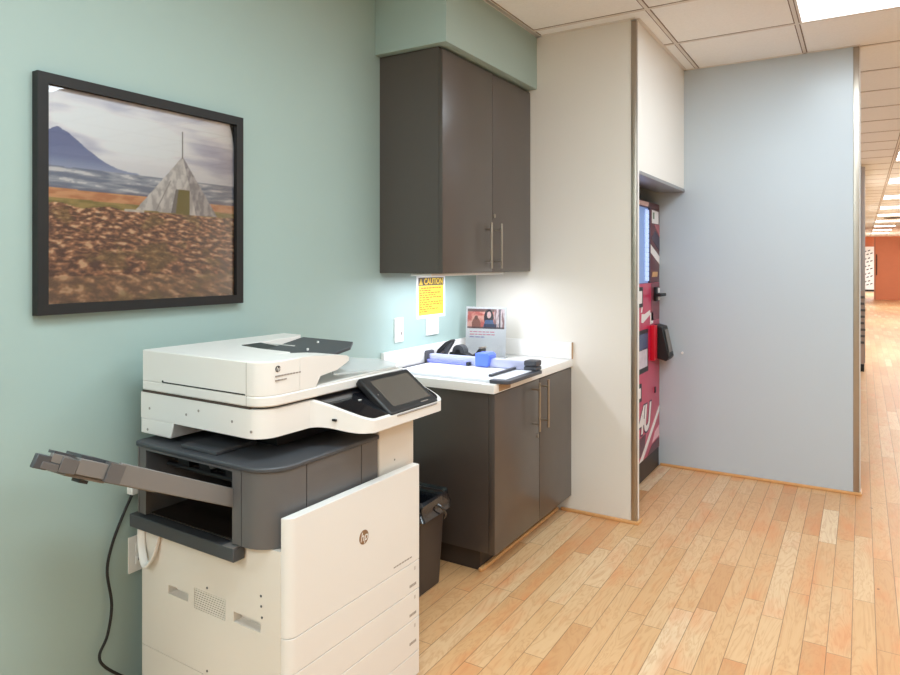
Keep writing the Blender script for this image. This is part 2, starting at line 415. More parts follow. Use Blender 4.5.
area('far_fill_lamp', (1.4, 36.0, H - 0.02), 1.2, 1.2, 190, WL)  # added lamp without a fixture, lights the far end panel
area('under_cabinet_tube', (-1.81, 3.08, 1.352), 0.10, 0.72, 4.4, (0.80, 0.87, 1.0))

# ------------------------------------------------------------------ framed landscape photograph
def grid_print(name, nu, nv, P, colf, m, parent):
    """flat printed sheet: nu x nv cells, P(u,v)->point, colf(u,v)->srgb 0..255"""
    me = bpy.data.meshes.new(name)
    vs = [P(i / nu, j / nv) for j in range(nv + 1) for i in range(nu + 1)]
    root = parent
    while root.parent is not None: root = root.parent
    inv = XF[root.name].inverted(); vs = [inv @ Vector(v) for v in vs]
    fs = [(j * (nu + 1) + i, j * (nu + 1) + i + 1, (j + 1) * (nu + 1) + i + 1, (j + 1) * (nu + 1) + i) for j in range(nv) for i in range(nu)]
    me.from_pydata(vs, [], fs); 
    ca = me.color_attributes.new('print', 'FLOAT_COLOR', 'POINT')
    data = []
    for j in range(nv + 1):
        for i in range(nu + 1):
            c = colf(i / nu, j / nv); c = tuple(255 * min(1.0, (k / 255) * 1.12) for k in c); data += [lin(max(0, min(255, c[0]))), lin(max(0, min(255, c[1]))), lin(max(0, min(255, c[2]))), 1.0]
    ca.data.foreach_set('color', data)
    me.materials.append(m)
    o = bpy.data.objects.new(name, me); C.objects.link(o); o.parent = parent; return o
def lerp(a, b, t): 
    t = max(0.0, min(1.0, t)); return tuple(x + (y - x) * t for x, y in zip(a, b))
def ss(a, b, x):
    t = max(0.0, min(1.0, (x - a) / (b - a))); return t * t * (3 - 2 * t)
def nz(x, y, z=0.0): return noise.noise(Vector((x, y, z)))
def fbm(x, y, z=0.0, o=4): return noise.fractal(Vector((x, y, z)), 1.0, 2.0, o)
def landscape(u, v0):
    v = v0 - 0.05
    # sky
    s = fbm(u * 1.6 + v * 1.2, v * 7.0, 1.0) + 0.35 * fbm(u * 3, v * 14, 5.0)
    sky = lerp((158, 158, 178), (232, 228, 226), ss(-0.45, 0.45, s + 0.25))
    sky = lerp(sky, (214, 212, 214), ss(0.72, 0.55, v) * 0.8); sky = lerp(sky, (172, 174, 192), ss(0.86, 1.0, v) * 0.5)
    c = sky
    # mountain on the left
    ridge = 0.0
    pk = [(-0.1, 0.70), (0.0, 0.735), (0.055, 0.765), (0.10, 0.745), (0.17, 0.69), (0.25, 0.635), (0.33, 0.602), (0.42, 0.59), (0.5, 0.575), (0.7, 0.55), (0.8, 0.545), (0.9, 0.56), (1.1, 0.575)]
    for (a, b), (e, f) in zip(pk, pk[1:]):
        if a <= u <= e: ridge = b + (f - b) * (u - a) / (e - a)
    ridge += 0.004 * fbm(u * 30, 2.0)
    if v < ridge:
        c = lerp((96, 106, 142), (120, 130, 162), ss(0.74, 0.58, v)) if u < 0.46 else (136, 144, 172)
        c = lerp(c, (150, 158, 182), ss(0.64, 0.575, v))
    if v < 0.585 + 0.004 * nz(u * 14, 0.3):
        k = fbm(u * 7, v * 45, 3.0)
        c = lerp((116, 124, 142), (176, 178, 184), ss(-0.35, 0.5, k))
        if k > 0.42: c = (206, 204, 204)
        c = lerp(c, (104, 104, 118), ss(0.50, 0.48, v) * 0.7)
    # plain and heather
    hz = 0.485 - 0.012 * u
    if v < hz:
        k = fbm(u * 10, v * 40, 8.0)
        c = lerp((196, 128, 84), (216, 158, 112), ss(-0.4, 0.4, k))
        if v < hz - 0.045:
            c = lerp((132, 118, 62), (168, 142, 82), ss(-0.4, 0.4, k))
        gr = hz - 0.075 + 0.02 * nz(u * 9, 1.0)
        if v < gr:
            d = (gr - v) / gr; sc_ = 26 - 12 * d
            k1 = fbm(u * sc_ * 1.15, v * sc_ * 2.1, 11.0, 5); k2 = nz(u * 60, v * 90, 2.0)
            c = lerp((92, 58, 44), (190, 132, 96), ss(-0.42, 0.42, k1 + 0.22 * k2))
            if k1 + 0.3 * k2 > 0.26: c = lerp(c, (232, 192, 152), ss(0.26, 0.6, k1 + 0.3 * k2))
            k3 = fbm(u * 5, v * 8, 21.0)
            c = lerp(c, (124, 104, 56), 0.5 * ss(0.05, 0.4, k3))
            if v < 0.08: c = lerp(c, (176, 150, 110), 0.3)
    # the pointed hut
    v = v0; ax, top, base = 0.672, 0.765, 0.462
    if base - 0.012 < v <= top:
        f = (top - v) / (top - base)
        l, r = ax - 0.255 * f, ax + 0.205 * f
        if l < u < r and v > base - 0.014 * (u - l) / (r - l):
            ed = ax + 0.078 * f
            c = lerp((214, 208, 202), (176, 170, 166), ss(-0.3, 0.4, fbm(u * 30, v * 18, 4)))
            if u > ed: c = lerp((140, 134, 136), (182, 176, 174), ss(-0.3, 0.4, fbm(u * 40, v * 24, 6)))
            if abs(u - (ax - 0.15 * f)) < 0.003 and f > 0.45: c = (150, 142, 136)
            if v < 0.585 and ax - 0.066 * f < u < ax + 0.040:
                c = (112, 100, 34)
                if u < ax - 0.04 * f: c = (118, 112, 110)
    if abs(u - ax) < 0.0035 and 0.75 < v < 0.90: c = (112, 108, 106)
    if 0.448 < v < 0.462 and 0.36 < u < 0.46: c = lerp(c, (214, 208, 202), 0.8)
    return c
y0, y1, z0, z1 = 1.038, 1.792, 1.268, 1.973
pic = thing('framed_picture', 'black framed landscape photograph of a pointed white hut, on the green wall', 'picture', (XL, (y0 + y1) / 2, z0))
fw = 0.031
bm = B()
for pts in ([(y0, z0), (y1, z0), (y1 - fw, z0 + fw), (y0 + fw, z0 + fw)], [(y1, z0), (y1, z1), (y1 - fw, z1 - fw), (y1 - fw, z0 + fw)],
            [(y1, z1), (y0, z1), (y0 + fw, z1 - fw), (y1 - fw, z1 - fw)], [(y0, z1), (y0, z0), (y0 + fw, z0 + fw), (y0 + fw, z1 - fw)]):
    prism(bm, pts, XL + 0.001, XL + 0.03, 'x')
obj('frame', bm, M['frame'], pic, smooth=0)
a0, a1, b0, b1 = y0 + fw - 0.004, y1 - fw + 0.004, z0 + fw - 0.004, z1 - fw + 0.004
grid_print('print', 260, 240, lambda u, v: (XL + 0.012, a0 + (a1 - a0) * u, b0 + (b1 - b0) * v), landscape, M['print'], pic)
obj('backing_board', box(B(), XL + 0.001, XL + 0.009, a0, a1, b0, b1), M['frame'], pic)
obj('glass_pane', box(B(), XL + 0.0165, XL + 0.0185, a0, a1, b0, b1), M['pane'], pic)

# ------------------------------------------------------------------ bar handles
def bar_handle(parent, x, xf, y, z0, z1):
    bm = B(); cyl(bm, (x, y, z0), (x, y, z1), 0.0058, 14)
    for z in (z0 + 0.036, z1 - 0.036): cyl(bm, (xf, y, z), (x, y, z), 0.0045, 12)
    return obj('handle', bm, M['steel'], parent)
# ------------------------------------------------------------------ upper cabinet
UC = thing('wall_cabinet', 'dark charcoal wall cabinet with two doors under the green soffit', 'cabinet', (-1.86, 3.18, 1.37))
bm = B(); box(bm, XL + 0.001, -1.698, 2.69, YW - 0.001, 1.37, 2.438)
obj('body', bm, M['laminate_edge'], UC, smooth=0)
cab_side = obj('side_panel', box(B(), XL + 0.001, -1.6975, 2.684, 2.6905, 1.37, 2.438), M['laminate'], UC, smooth=0)
for i, (a, b) in enumerate(((2.684, 3.1815), (3.1855, 3.6635))):
    d = obj('door', box(B(), -1.6965, -1.676, a, b, 1.372, 2.425, 0.0012), M['laminate'], UC)
    bar_handle(d, -1.64, -1.677, (3.108, 3.222)[i], 1.391, 1.63)
    if i: obj('lock', cyl(B(), (-1.677, 3.203, 1.671), (-1.671, 3.203, 1.671), 0.011, 16), M['steel'], d)
obj('lamp_strip', box(B(), -1.87, -1.75, 2.70, 3.46, 1.356, 1.3695, 0.003), M['white_plastic'], UC)
# ------------------------------------------------------------------ base cabinet and worktop
BC = thing('base_cabinet', 'dark charcoal base cabinet with two doors below the white counter', 'cabinet', (-1.76, 3.18, 0))
obj('body', box(B(), XL + 0.001, -1.452, 2.72, YW - 0.001, 0.095, 0.829), M['laminate'], BC, smooth=0)
obj('toe_kick', box(B(), XL + 0.001, -1.508, 2.74, YW - 0.001, 0.0, 0.0945), M['kick'], BC, smooth=0)
for i, (a, b) in enumerate(((2.72, 3.2135), (3.2175, 3.6635))):
    d = obj('door', box(B(), -1.451, -1.42, a, b, 0.093, 0.822, 0.0012), M['laminate'], BC)
    bar_handle(d, -1.378, -1.421, (3.125, 3.235)[i], 0.575, 0.82)
    if i == 0: obj('lock', cyl(B(), (-1.421, 3.19, 0.535), (-1.415, 3.19, 0.535), 0.010, 16), M['steel'], d)
CT = thing('worktop', 'white laminate worktop with low backsplashes on the charcoal base cabinet', 'worktop', (-1.73, 3.18, 0.83))
o = obj('counter_slab', box(B(), XL + 0.001, -1.41, 2.693, YW - 0.001, 0.830, 0.872, 0.003), M['counter'], CT)
obj('backsplash', box(B(), XL + 0.001, XL + 0.02, 2.693, YW - 0.021, 0.8725, 0.972, 0.002), M['counter'], CT)
obj('backsplash', box(B(), XL + 0.001, -1.412, YW - 0.02, YW - 0.001, 0.8725, 0.968, 0.002), M['counter'], CT)
obj('backsplash_end', box(B(), -1.4115, -1.409, YW - 0.0195, YW - 0.0015, 0.8725, 0.967), M['chipcore'], CT)['label'] = 'brown raw end of the backsplash'
obj('chipped_edge', box(B(), -1.412, -1.4092, 2.74, 2.86, 0.835, 0.866, 0.001), M['chipcore'], CT)['label'] = 'worn tan patch on the front edge'

# ------------------------------------------------------------------ switch plate, sockets, caution sign
def plate(name, label, cat, yc, zc, w, h, kind):
    t = thing(name, label, cat, (XL, yc, zc - h / 2))
    obj('cover_plate', box(B(), XL + 0.0005, XL + 0.007, yc - w / 2, yc + w / 2, zc - h / 2, zc + h / 2, 0.002), M['white_plastic'], t)
    if kind == 'switch':
        bm = B(); box(bm, XL + 0.0065, XL + 0.011, yc - 0.017, yc + 0.017, zc - 0.034, zc + 0.034, 0.0015)
        r = obj('rocker', bm, M['white_plastic'], t)
        obj('slider', box(B(), XL + 0.0105, XL + 0.015, yc + 0.0075, yc + 0.0125, zc - 0.026, zc - 0.008, 0.001), M['greyink'], r)
    elif kind == 'double':
        for s in (-1, 1):
            r = obj('rocker', box(B(), XL + 0.0065, XL + 0.0105, yc + s * 0.026 - 0.016, yc + s * 0.026 + 0.016, zc - 0.033, zc + 0.033, 0.0015), M['white_plastic'], t)
            r2 = obj('rocker_gap', box(B(), XL + 0.007, XL + 0.0075, yc + s * 0.026 - 0.018, yc + s * 0.026 + 0.018, zc - 0.035, zc + 0.035), M['greyink'], t)
    else:
        for s in (-1, 1):
            r = obj('socket', box(B(), XL + 0.0065, XL + 0.010, yc - 0.017, yc + 0.017, zc + s * 0.02 - 0.014, zc + s * 0.02 + 0.014, 0.002), M['white_plastic'], t)
            bm = B()
            for q in (-1, 1): box(bm, XL + 0.0098, XL + 0.0104, yc + q * 0.007 - 0.0012, yc + q * 0.007 + 0.0012, zc + s * 0.02 - 0.004, zc + s * 0.02 + 0.005)
            obj('slots', bm, M['socket_shadow'], r)
    return t
plate('light_switch', 'single white switch plate on the wall above the left end of the counter', 'switch', 2.842, 1.075, 0.075, 0.125, 'switch')
plate('wall_switch', 'wide double white wall plate directly below the yellow caution sign', 'switch', 3.16, 1.074, 0.125, 0.105, 'double')
plate('wall_socket', 'white socket plate low on the green wall behind the printer', 'socket', 1.375, 0.465, 0.08, 0.118, 'socket')

cs = thing('caution_sign', 'yellow caution notice with orange writing, taped to the wall under the wall cabinet', 'sign', (XL, 3.15, 1.12))
obj('sheet', box(B(), XL + 0.0005, XL + 0.002, 3.007, 3.297, 1.118, 1.352, 0.0), M['paper'], cs)
obj('yellow_field', box(B(), XL + 0.002, XL + 0.0026, 3.024, 3.28, 1.134, 1.296), M['yellow'], cs)
obj('heading_band', box(B(), XL + 0.002, XL + 0.0027, 3.024, 3.28, 1.2965, 1.34), M['caution_black'], cs)
obj('heading_text', text_bm('CAUTION', 0.046, 0.0004, face_px(XL + 0.0031, 3.175, 1.317), sx=0.92, offset=0.0012), M['yellow'], cs, smooth=0)
bm = B(); prism(bm, [(3.030, 1.301), (3.066, 1.301), (3.048, 1.336)], XL + 0.0027, XL + 0.0033, 'x'); al = obj('alert_triangle', bm, M['yellow'], cs, smooth=0)
bm = B(); box(bm, XL + 0.0033, XL + 0.0036, 3.046, 3.050, 1.310, 1.326); box(bm, XL + 0.0033, XL + 0.0036, 3.046, 3.050, 1.304, 1.308); obj('exclamation_mark', bm, M['caution_black'], al, smooth=0)
bm = B(); rr = random.Random(3)
for k in range(11):
    z = 1.282 - k * 0.0128; y = 3.05 if k == 0 else 3.034; ymax = (3.25, 3.15, 3.24, 3.2, 3.255, 3.14, 3.27, 3.26, 3.16, 3.22, 3.12)[k]
    while y < ymax:
        w = rr.uniform(0.012, 0.034); box(bm, XL + 0.0026, XL + 0.0029, y, min(y + w, ymax), z - 0.0031, z + 0.0031); y += w + 0.006
obj('notice_lines', bm, M['orange_ink'], cs, smooth=0)

# ------------------------------------------------------------------ paper trimmer on the worktop
Z = 0.8725
tr = thing('paper_trimmer', 'white and blue paper trimmer lying along the front of the white counter', 'paper trimmer', (-1.7, 2.9, Z))
obj('board', box(B(), -1.985, -1.4505, 2.735, 3.06, Z, Z + 0.014, 0.002), M['board'], tr)
bm = B(); prism(bm, rpoly(-1.45, -1.352, 2.722, 3.10, (0.004, 0.03, 0.01, 0.004)), Z, Z + 0.016)
e = obj('end_plate', bm, M['board_grey'], tr, bevel=0.002)
obj('end_inlay', box(B(), -1.445, -1.385, 2.76, 3.05, Z + 0.016, Z + 0.0175, 0.001), M['board'], e)
bm = B(); box(bm, -1.496, -1.478, 2.80, 3.06, Z + 0.0145, Z + 0.026, 0.002); obj('paper_guide', bm, M['board_grey'], tr)
bm = B(); box(bm, -2.02, -2.008, 2.80, 3.06, Z, Z + 0.012, 0.001); box(bm, -2.019, -1.985, 2.80, 2.815, Z, Z + 0.012, 0.001); obj('ruler_bar', bm, M['board_grey'], tr)
bm = B(); box(bm, -2.0, -1.43, 3.062, 3.10, Z + 0.014, Z + 0.058, 0.006); box(bm, -1.99, -1.44, 3.07, 3.095, Z, Z + 0.02); obj('blade_rail', bm, M['rail'], tr)
bm = B(); box(bm, -1.995, -1.755, 3.038, 3.061, Z + 0.016, Z + 0.032, 0.003); hs = obj('paper_hold_down', bm, M['blue_clear'], tr)
obj('strip_cap', box(B(), -1.7545, -1.735, 3.036, 3.0615, Z + 0.0145, Z + 0.033, 0.003), M['black'], hs)
bm = B(); prism(bm, [(-1.70, Z + 0.018), (-1.626, Z + 0.018), (-1.616, Z + 0.075), (-1.632, Z + 0.088), (-1.70, Z + 0.084)], 3.035, 3.115, 'y'); obj('cutter_head', bm, M['blue'], tr, bevel=0.004)
bm = B(); box(bm, -1.43, -1.362, 3.045, 3.115, Z + 0.0165, Z + 0.036, 0.006); box(bm, -1.43, -1.362, 3.045, 3.115, Z + 0.0375, Z + 0.066, 0.009); obj('rail_end_block', bm, M['board_grey'], tr)
bm = B(); box(bm, -2.022, -1.996, 3.05, 3.115, Z, Z + 0.075, 0.01); obj('rail_end_block', bm, M['board_grey'], tr)

# ------------------------------------------------------------------ stapler and tape dispenser behind the trimmer
st = thing('stapler', 'black stapler propped open with its arm raised, behind the paper trimmer', 'stapler', (-1.94, 3.165, Z))
bm = B(); prism(bm, [(-2.02, Z), (-1.83, Z), (-1.83, Z + 0.010), (-1.93, Z + 0.014), (-2.005, Z + 0.022), (-2.02, Z + 0.018)], 3.1450, 3.145045, 'y'); obj('base', bm, M['black'], st, bevel=0.002)
bm = B(); prism(bm, [(-2.022, Z + 0.024), (-2.008, Z + 0.018), (-1.965, Z + 0.072), (-1.905, Z + 0.122), (-1.912, Z + 0.131), (-1.955, Z + 0.112), (-2.0, Z + 0.07)], 3.1480, 3.1870, 'y'); obj('arm', bm, M['black'], st, bevel=0.003)
bm = B(); prism(bm, [(-1.988, Z + 0.012), (-1.962, Z + 0.012), (-1.948, Z + 0.055), (-1.908, Z + 0.115), (-1.918, Z + 0.120), (-1.962, Z + 0.070)], 3.1530, 3.1830, 'y'); obj('magazine', bm, M['pgrey_d'], st, bevel=0.001)
bm = B(); prism(bm, [(-1.995, Z + 0.024), (-1.978, Z + 0.022), (-1.955, Z + 0.062), (-1.965, Z + 0.066)], 3.1465, 3.1485, 'y'); obj('spring_plate', bm, M['steel'], st)
td = thing('tape_dispenser', 'low black tape dispenser with a raised end, between the stapler and the blue cutter head', 'tape dispenser', (-1.86, 3.27, Z))
bm = B(); prism(bm, [(-1.985, Z), (-1.788, Z), (-1.775, Z + 0.075), (-1.79, Z + 0.082), (-1.812, Z + 0.055), (-1.85, Z + 0.030), (-1.88, Z + 0.045), (-1.915, Z + 0.052), (-1.98, Z + 0.048)], 3.24, 3.30, 'y'); b_ = obj('body', bm, M['black'], td, bevel=0.004)
bm = B(); cyl(bm, (-1.925, 3.245, Z + 0.052), (-1.925, 3.295, Z + 0.052), 0.038, 24); obj('tape_roll', bm, M['pgrey_d'], td)
bm = B(); cyl(bm, (-1.925, 3.238, Z + 0.052), (-1.925, 3.302, Z + 0.052), 0.014, 18); obj('hub', bm, M['black'], td)
bm = B(); box(bm, -1.79, -1.774, 3.238, 3.302, Z + 0.079, Z + 0.087, 0.001); obj('cutting_edge', bm, M['steel'], td)

# ------------------------------------------------------------------ acrylic sign holder
sg = thing('sign_holder', 'clear upright holder with a white photo notice, at the back corner of the counter', 'sign', (-1.87, 3.46, Z), math.radians(12))
def SB(x0, x1, y0, y1, z0, z1, bev=0.0): return box(B(), x0, x1, y0, y1, z0, z1, bev)
def SL(name, bm, m, p=sg):
    # lean the whole stand back a little
    bm.transform(Matrix.Rotation(math.radians(-5), 4, 'X')); return obj(name, bm, m, p, local=True)
M['acrylic'] = glass_mat('clear_acrylic', 0.02, (0.98, 0.98, 0.98, 1))
sw, sh = 0.125, 0.292
SL('card', SB(-sw + 0.003, sw - 0.003, -0.0008, 0.0008, 0.006, sh), M['paper'])
SL('holder', SB(-sw, sw, -0.003, -0.002, 0.004, sh + 0.002), M['acrylic'])
bm = B(); box(bm, -sw, sw, -0.03, 0.07, 0.0, 0.004, 0.001); obj('foot', bm, M['clear'], sg, local=True)
def portrait(u, v):
    c = lerp((226, 168, 150), (196, 96, 86), ss(-0.3, 0.4, fbm(u * 4, v * 3, 2)))
    if v > 0.86: c = lerp(c, (92, 72, 70), 0.8)
    if u > 0.72: c = lerp((222, 205, 205), (150, 110, 108), ss(-0.2, 0.4, fbm(u * 14, v * 2, 6)))
    if u > 0.86 and u < 0.9: c = (70, 64, 72)
    d = ((u - 0.24) / 0.12) ** 2 + ((v - 0.2) / 0.35) ** 2
    if d < 1: c = (140, 84, 70)
    if ((u - 0.24) / 0.05) ** 2 + ((v - 0.55) / 0.11) ** 2 < 1: c = (110, 66, 56)
    if ((u - 0.58) / 0.13) ** 2 + ((v - 0.55) / 0.44) ** 2 < 1: c = (46, 34, 42)
    if ((u - 0.585) / 0.055) ** 2 + ((v - 0.70) / 0.17) ** 2 < 1: c = (222, 186, 178)
    if v < 0.45 and abs(u - 0.59) < 0.10 + 0.16 * (0.45 - v): c = (84, 104, 140)
    if v < 0.24 and 0.45 < u < 0.8: c = lerp(c, (40, 40, 66), 0.7)
    if v < 0.1: c = lerp(c, (70, 50, 52), 0.7)
    return c
rot = Matrix.Rotation(math.radians(-5), 4, 'X')
grid_print('photo', 110, 60, lambda u, v: XF[sg.name] @ rot @ Vector((-sw + 0.012 + (2 * sw - 0.026) * u, -0.0012, 0.165 + 0.115 * v)), portrait, M['print'], sg)
bm = B(); bm2 = B()
for k, (wd, z) in enumerate(((0.14, 0.146), (0.15, 0.131), (0.08, 0.116))):
    x = -sw + 0.028
    while x < -sw + 0.028 + wd:
        q = rr.uniform(0.014, 0.03); box(bm if k < 2 else bm2, x, x + q, -0.0012, -0.0008, z - 0.003, z + 0.003); x += q + 0.005
SL('heading_lines', bm, M['pink_ink']); SL('sub_lines', bm2, M['violet_ink'])

# ------------------------------------------------------------------ waste bin
wb = thing('waste_bin', 'dark brown waste bin with a black liner between the printer and the base cabinet', 'bin', (-1.75, 2.45, 0))
def loft(bm, rings, cap0=True, cap1=True):
    R = [[bm.verts.new(p) for p in r] for r in rings]; n = len(R[0])
    for a, b in zip(R, R[1:]):
        for k in range(n): bm.faces.new((a[k], a[(k + 1) % n], b[(k + 1) % n], b[k]))
    if cap0: bm.faces.new(R[0][::-1])
    if cap1: bm.faces.new(R[-1])
    return bm
def ring(cx, cy, hx, hy, r, z, wob=0.0, seed=0.0):
    out = []
    for i, (x, y) in enumerate(rpoly(cx - hx, cx + hx, cy - hy, cy + hy, r, 8)):
        k = 1 + wob * nz(x * 22 + seed, y * 22, z * 30)
        out.append((cx + (x - cx) * k, cy + (y - cy) * k, z + wob * 0.1 * nz(x * 30, y * 30, seed)))
    return out
bc = (-1.755, 2.455)
obj('tub', loft(B(), [ring(*bc, 0.148, 0.108, 0.03, 0.0), ring(*bc, 0.170, 0.118, 0.035, 0.34), ring(*bc, 0.176, 0.122, 0.035, 0.40), ring(*bc, 0.168, 0.114, 0.03, 0.402), ring(*bc, 0.12, 0.095, 0.03, 0.015)], True, True), M['bin'], wb)
lb = loft(B(), [ring(*bc, 0.110, 0.085, 0.03, 0.03), ring(*bc, 0.152, 0.105, 0.03, 0.30, 0.05, 2), ring(*bc, 0.165, 0.113, 0.03, 0.39, 0.02, 3), ring(*bc, 0.178, 0.126, 0.035, 0.412, 0.08, 4),
                ring(*bc, 0.190, 0.136, 0.035, 0.402, 0.10, 5), ring(*bc, 0.192, 0.138, 0.035, 0.37, 0.22, 6), ring(*bc, 0.184, 0.132, 0.035, 0.335, 0.2, 7), ring(*bc, 0.178, 0.127, 0.035, 0.315, 0.10, 8)], True, False)
obj('bin_liner', lb, M['bag'], wb)
bm = B(); pts = smooth_path([(-1.575, 2.45, 0.39), (-1.545, 2.47, 0.365), (-1.538, 2.49, 0.33), (-1.545, 2.485, 0.315)], 5); tube(bm, pts, 0.006, 8, 0.5); obj('liner_tail', bm, M['bag'], wb)

# ------------------------------------------------------------------ the printer
PR = math.radians(-1.1)
pr = thing('copier', 'large cream and grey multifunction printer standing against the green wall', 'printer', (-1.95, 1.319, 0), PR)
def P(name, bm, m, parent=pr, **k): return obj(name, bm, m, parent, local=True, **k)
# main cabinet, cut with two grips and the vent recess on the near side
bm = B(); prism(bm, rpoly(0.0, 0.6245, 0.0, 0.632, 0.008, 3), 0.2185, 0.646)
body = P('body', bm, M['cream'])
cut(body, [box(B(), 0.14, 0.236, -0.02, 0.03, 0.41, 0.437), box(B(), 0.436, 0.546, -0.02, 0.03, 0.408, 0.437), box(B(), 0.262, 0.402, -0.02, 0.01, 0.40, 0.46)])
bm = B()
for k in range(9): box(bm, 0.263, 0.401, 0.0005, 0.009, 0.4015 + k * 0.0066, 0.4015 + k * 0.0066 + 0.0042)
P('vent_grille', bm, M['cream'], smooth=0)
bm = B(); prism(bm, rpoly(0.0, 0.6245, 0.0, 0.632, 0.008, 3), 0.03, 0.2165); P('lower_body', bm, M['cream'])
P('plinth', box(B(), 0.03, 0.60, 0.03, 0.60, 0.0, 0.0295), M['pgrey_d'])
P('seam', box(B(), 0.002, 0.622, 0.002, 0.63, 0.2165, 0.2185), M['seam'])
for (x, z) in ((0.548, 0.510), (0.549, 0.482), (0.552, 0.452), (0.322, 0.462 + 0.012), (0.322, 0.232)):
    P('screw', cyl(B(), (x, 0.003, z), (x, -0.0012, z), 0.0035, 10), M['pgrey_d'])
# cloth strap
pts = smooth_path([(0.012, -0.006, 0.60), (0.022, -0.012, 0.53), (0.055, -0.02, 0.485), (0.088, -0.014, 0.52), (0.102, -0.004, 0.585), (0.102, -0.003, 0.61)], 6)
P('strap', tube(B(), pts, 0.012, 10, 0.45), M['cream2'])
# front door and drawers
def front(name, z0, z1, x0=0.6255, r=0.055):
    bm = B(); prism(bm, rpoly(x0, 0.656, -0.001, 0.600, (0.001, 0.028, 0.005, 0.001), 8), z0, z1)
    return P(name, bm, M['cream2'], bevel=0.003)
P('front_gap_shade', box(B(), 0.626, 0.646, 0.032, 0.594, 0.034, 0.734), M['seam'])  # dark filler that puts shade into the gaps between front panels
door = front('front_door', 0.4185, 0.738)
dr = [front('drawer', a, b) for a, b in ((0.3215, 0.4165), (0.2265, 0.3195), (0.112, 0.2245))]
front('kick_panel', 0.032, 0.110)
def face_front(y, z, x=0.6565): return Matrix(((0, 0, 1, x), (1, 0, 0, y), (0, 1, 0, z), (0, 0, 0, 1)))
def emblem(parent, x, y, z, r, m_disc, m_let):
    # disc broken by the two slanted letters
    d = P('emblem', cyl(B(), (x - 0.001, y, z), (x + 0.0008, y, z), r, 28), m_disc, parent)
    bm = text_bm('hp', r * 1.75, 0.0003, face_front(y, z + r * 0.02, x + 0.0011), shear=0.28, sx=0.95)
    P('emblem_letters', bm, m_let, d, smooth=0)
emblem(door, 0.656, 0.306, 0.590, 0.0215, M['bronze'], M['cream2'])
bm = B(); y = 0.50
y = 0.455
while y < 0.55: box(bm, 0.656, 0.6563, y, y + 0.012, 0.437, 0.4415); y += 0.0145
P('model_marking', bm, M['greyink'], door, smooth=0)
for i, (d, z) in enumerate(zip(dr, (0.4165, 0.3195, 0.2245))):
    bm = B(); y = 0.542
    while y < 0.578: box(bm, 0.656, 0.6563, y, y + 0.006, z - 0.078, z - 0.069); y += 0.0078
    P('size_marking', bm, M['greyink'], d, smooth=0)
    bm = B(); box(bm, 0.656, 0.6562, 0.568, 0.576, z - 0.027, z - 0.015); P('tray_mark', bm, mat('pale_grey_ink', rgb(196, 186, 178), 0.6, var=0), d, smooth=0)
# right hand column under the control panel
bm = B(); prism(bm, rpoly(0.10, 0.610, 0.437, 0.632, 0.008, 3), 0.6465, 0.93); P('column', bm, M['cream'], bevel=0.002)
P('column_screw', cyl(B(), (0.608, 0.52, 0.765), (0.6115, 0.52, 0.765), 0.003, 10), M['greyink'])
# grey output unit
bm = B(); prism(bm, rpoly(0.02, 0.614, -0.033, 0.428, (0.02, 0.09, 0.006, 0.006), 8), 0.648, 0.853)
ou = P('output_unit', bm, M['pgrey'])
cut(ou, [box(B(), 0.076, 0.470, -0.08, 0.30, 0.60, 0.846), box(B(), 0.04, 0.066, -0.08, -0.031, 0.60, 0.85), box(B(), 0.506, 0.509, -0.08, -0.020, 0.60, 0.87),
         box(B(), 0.604, 0.63, 0.105, 0.1085, 0.60, 0.87), box(B(), 0.604, 0.63, 0.344, 0.347, 0.60, 0.87)])
bm = B(); prism(bm, rpoly(0.016, 0.618, -0.037, 0.432, (0.022, 0.093, 0.006, 0.006), 8), 0.8535, 0.868); P('top_cover', bm, M['pgrey_d'], bevel=0.004)
bm = B(); box(bm, 0.215, 0.375, -0.012, 0.14, 0.8682, 0.881, 0.004); P('top_pad', bm, M['pgrey_d'])
bm = B(); prism(bm, [(0.008, 0.602), (0.49, 0.602), (0.49, 0.640), (0.008, 0.642)], -0.045, -0.005, 'y'); box(bm, 0.02, 0.47, -0.005, 0.2, 0.64, 0.6475); P('lower_rail', bm, M['pgrey_d'], bevel=0.003)
P('rail_cap', box(B(), 0.446, 0.489, -0.046, -0.006, 0.6405, 0.6425), M['pgrey_l'])
# inside of the cavity: rollers, guides, dark back wall
P('cavity_back', box(B(), 0.077, 0.469, 0.285, 0.299, 0.649, 0.845), M['inner_black'])
P('cavity_floor', box(B(), 0.078, 0.468, -0.02, 0.285, 0.649, 0.652), mat('brown_black_plastic', rgb(38, 28, 22), 0.5))
bm = B(); box(bm, 0.085, 0.462, 0.06, 0.28, 0.795, 0.843); P('exit_guide', bm, M['inner_black'])
for i, x in enumerate((0.15, 0.25, 0.37)):
    bm = B(); box(bm, x, x + 0.055, 0.025, 0.06, 0.80, 0.838, 0.004); P('roller_bracket', bm, M['black'])
P('exit_roller', cyl(B(), (0.085, 0.04, 0.79), (0.462, 0.04, 0.79), 0.008, 14), M['black'])
P('roller_knob', cyl(B(), (0.315, 0.045, 0.825), (0.315, 0.02, 0.825), 0.012, 16), M['pgrey_l'])
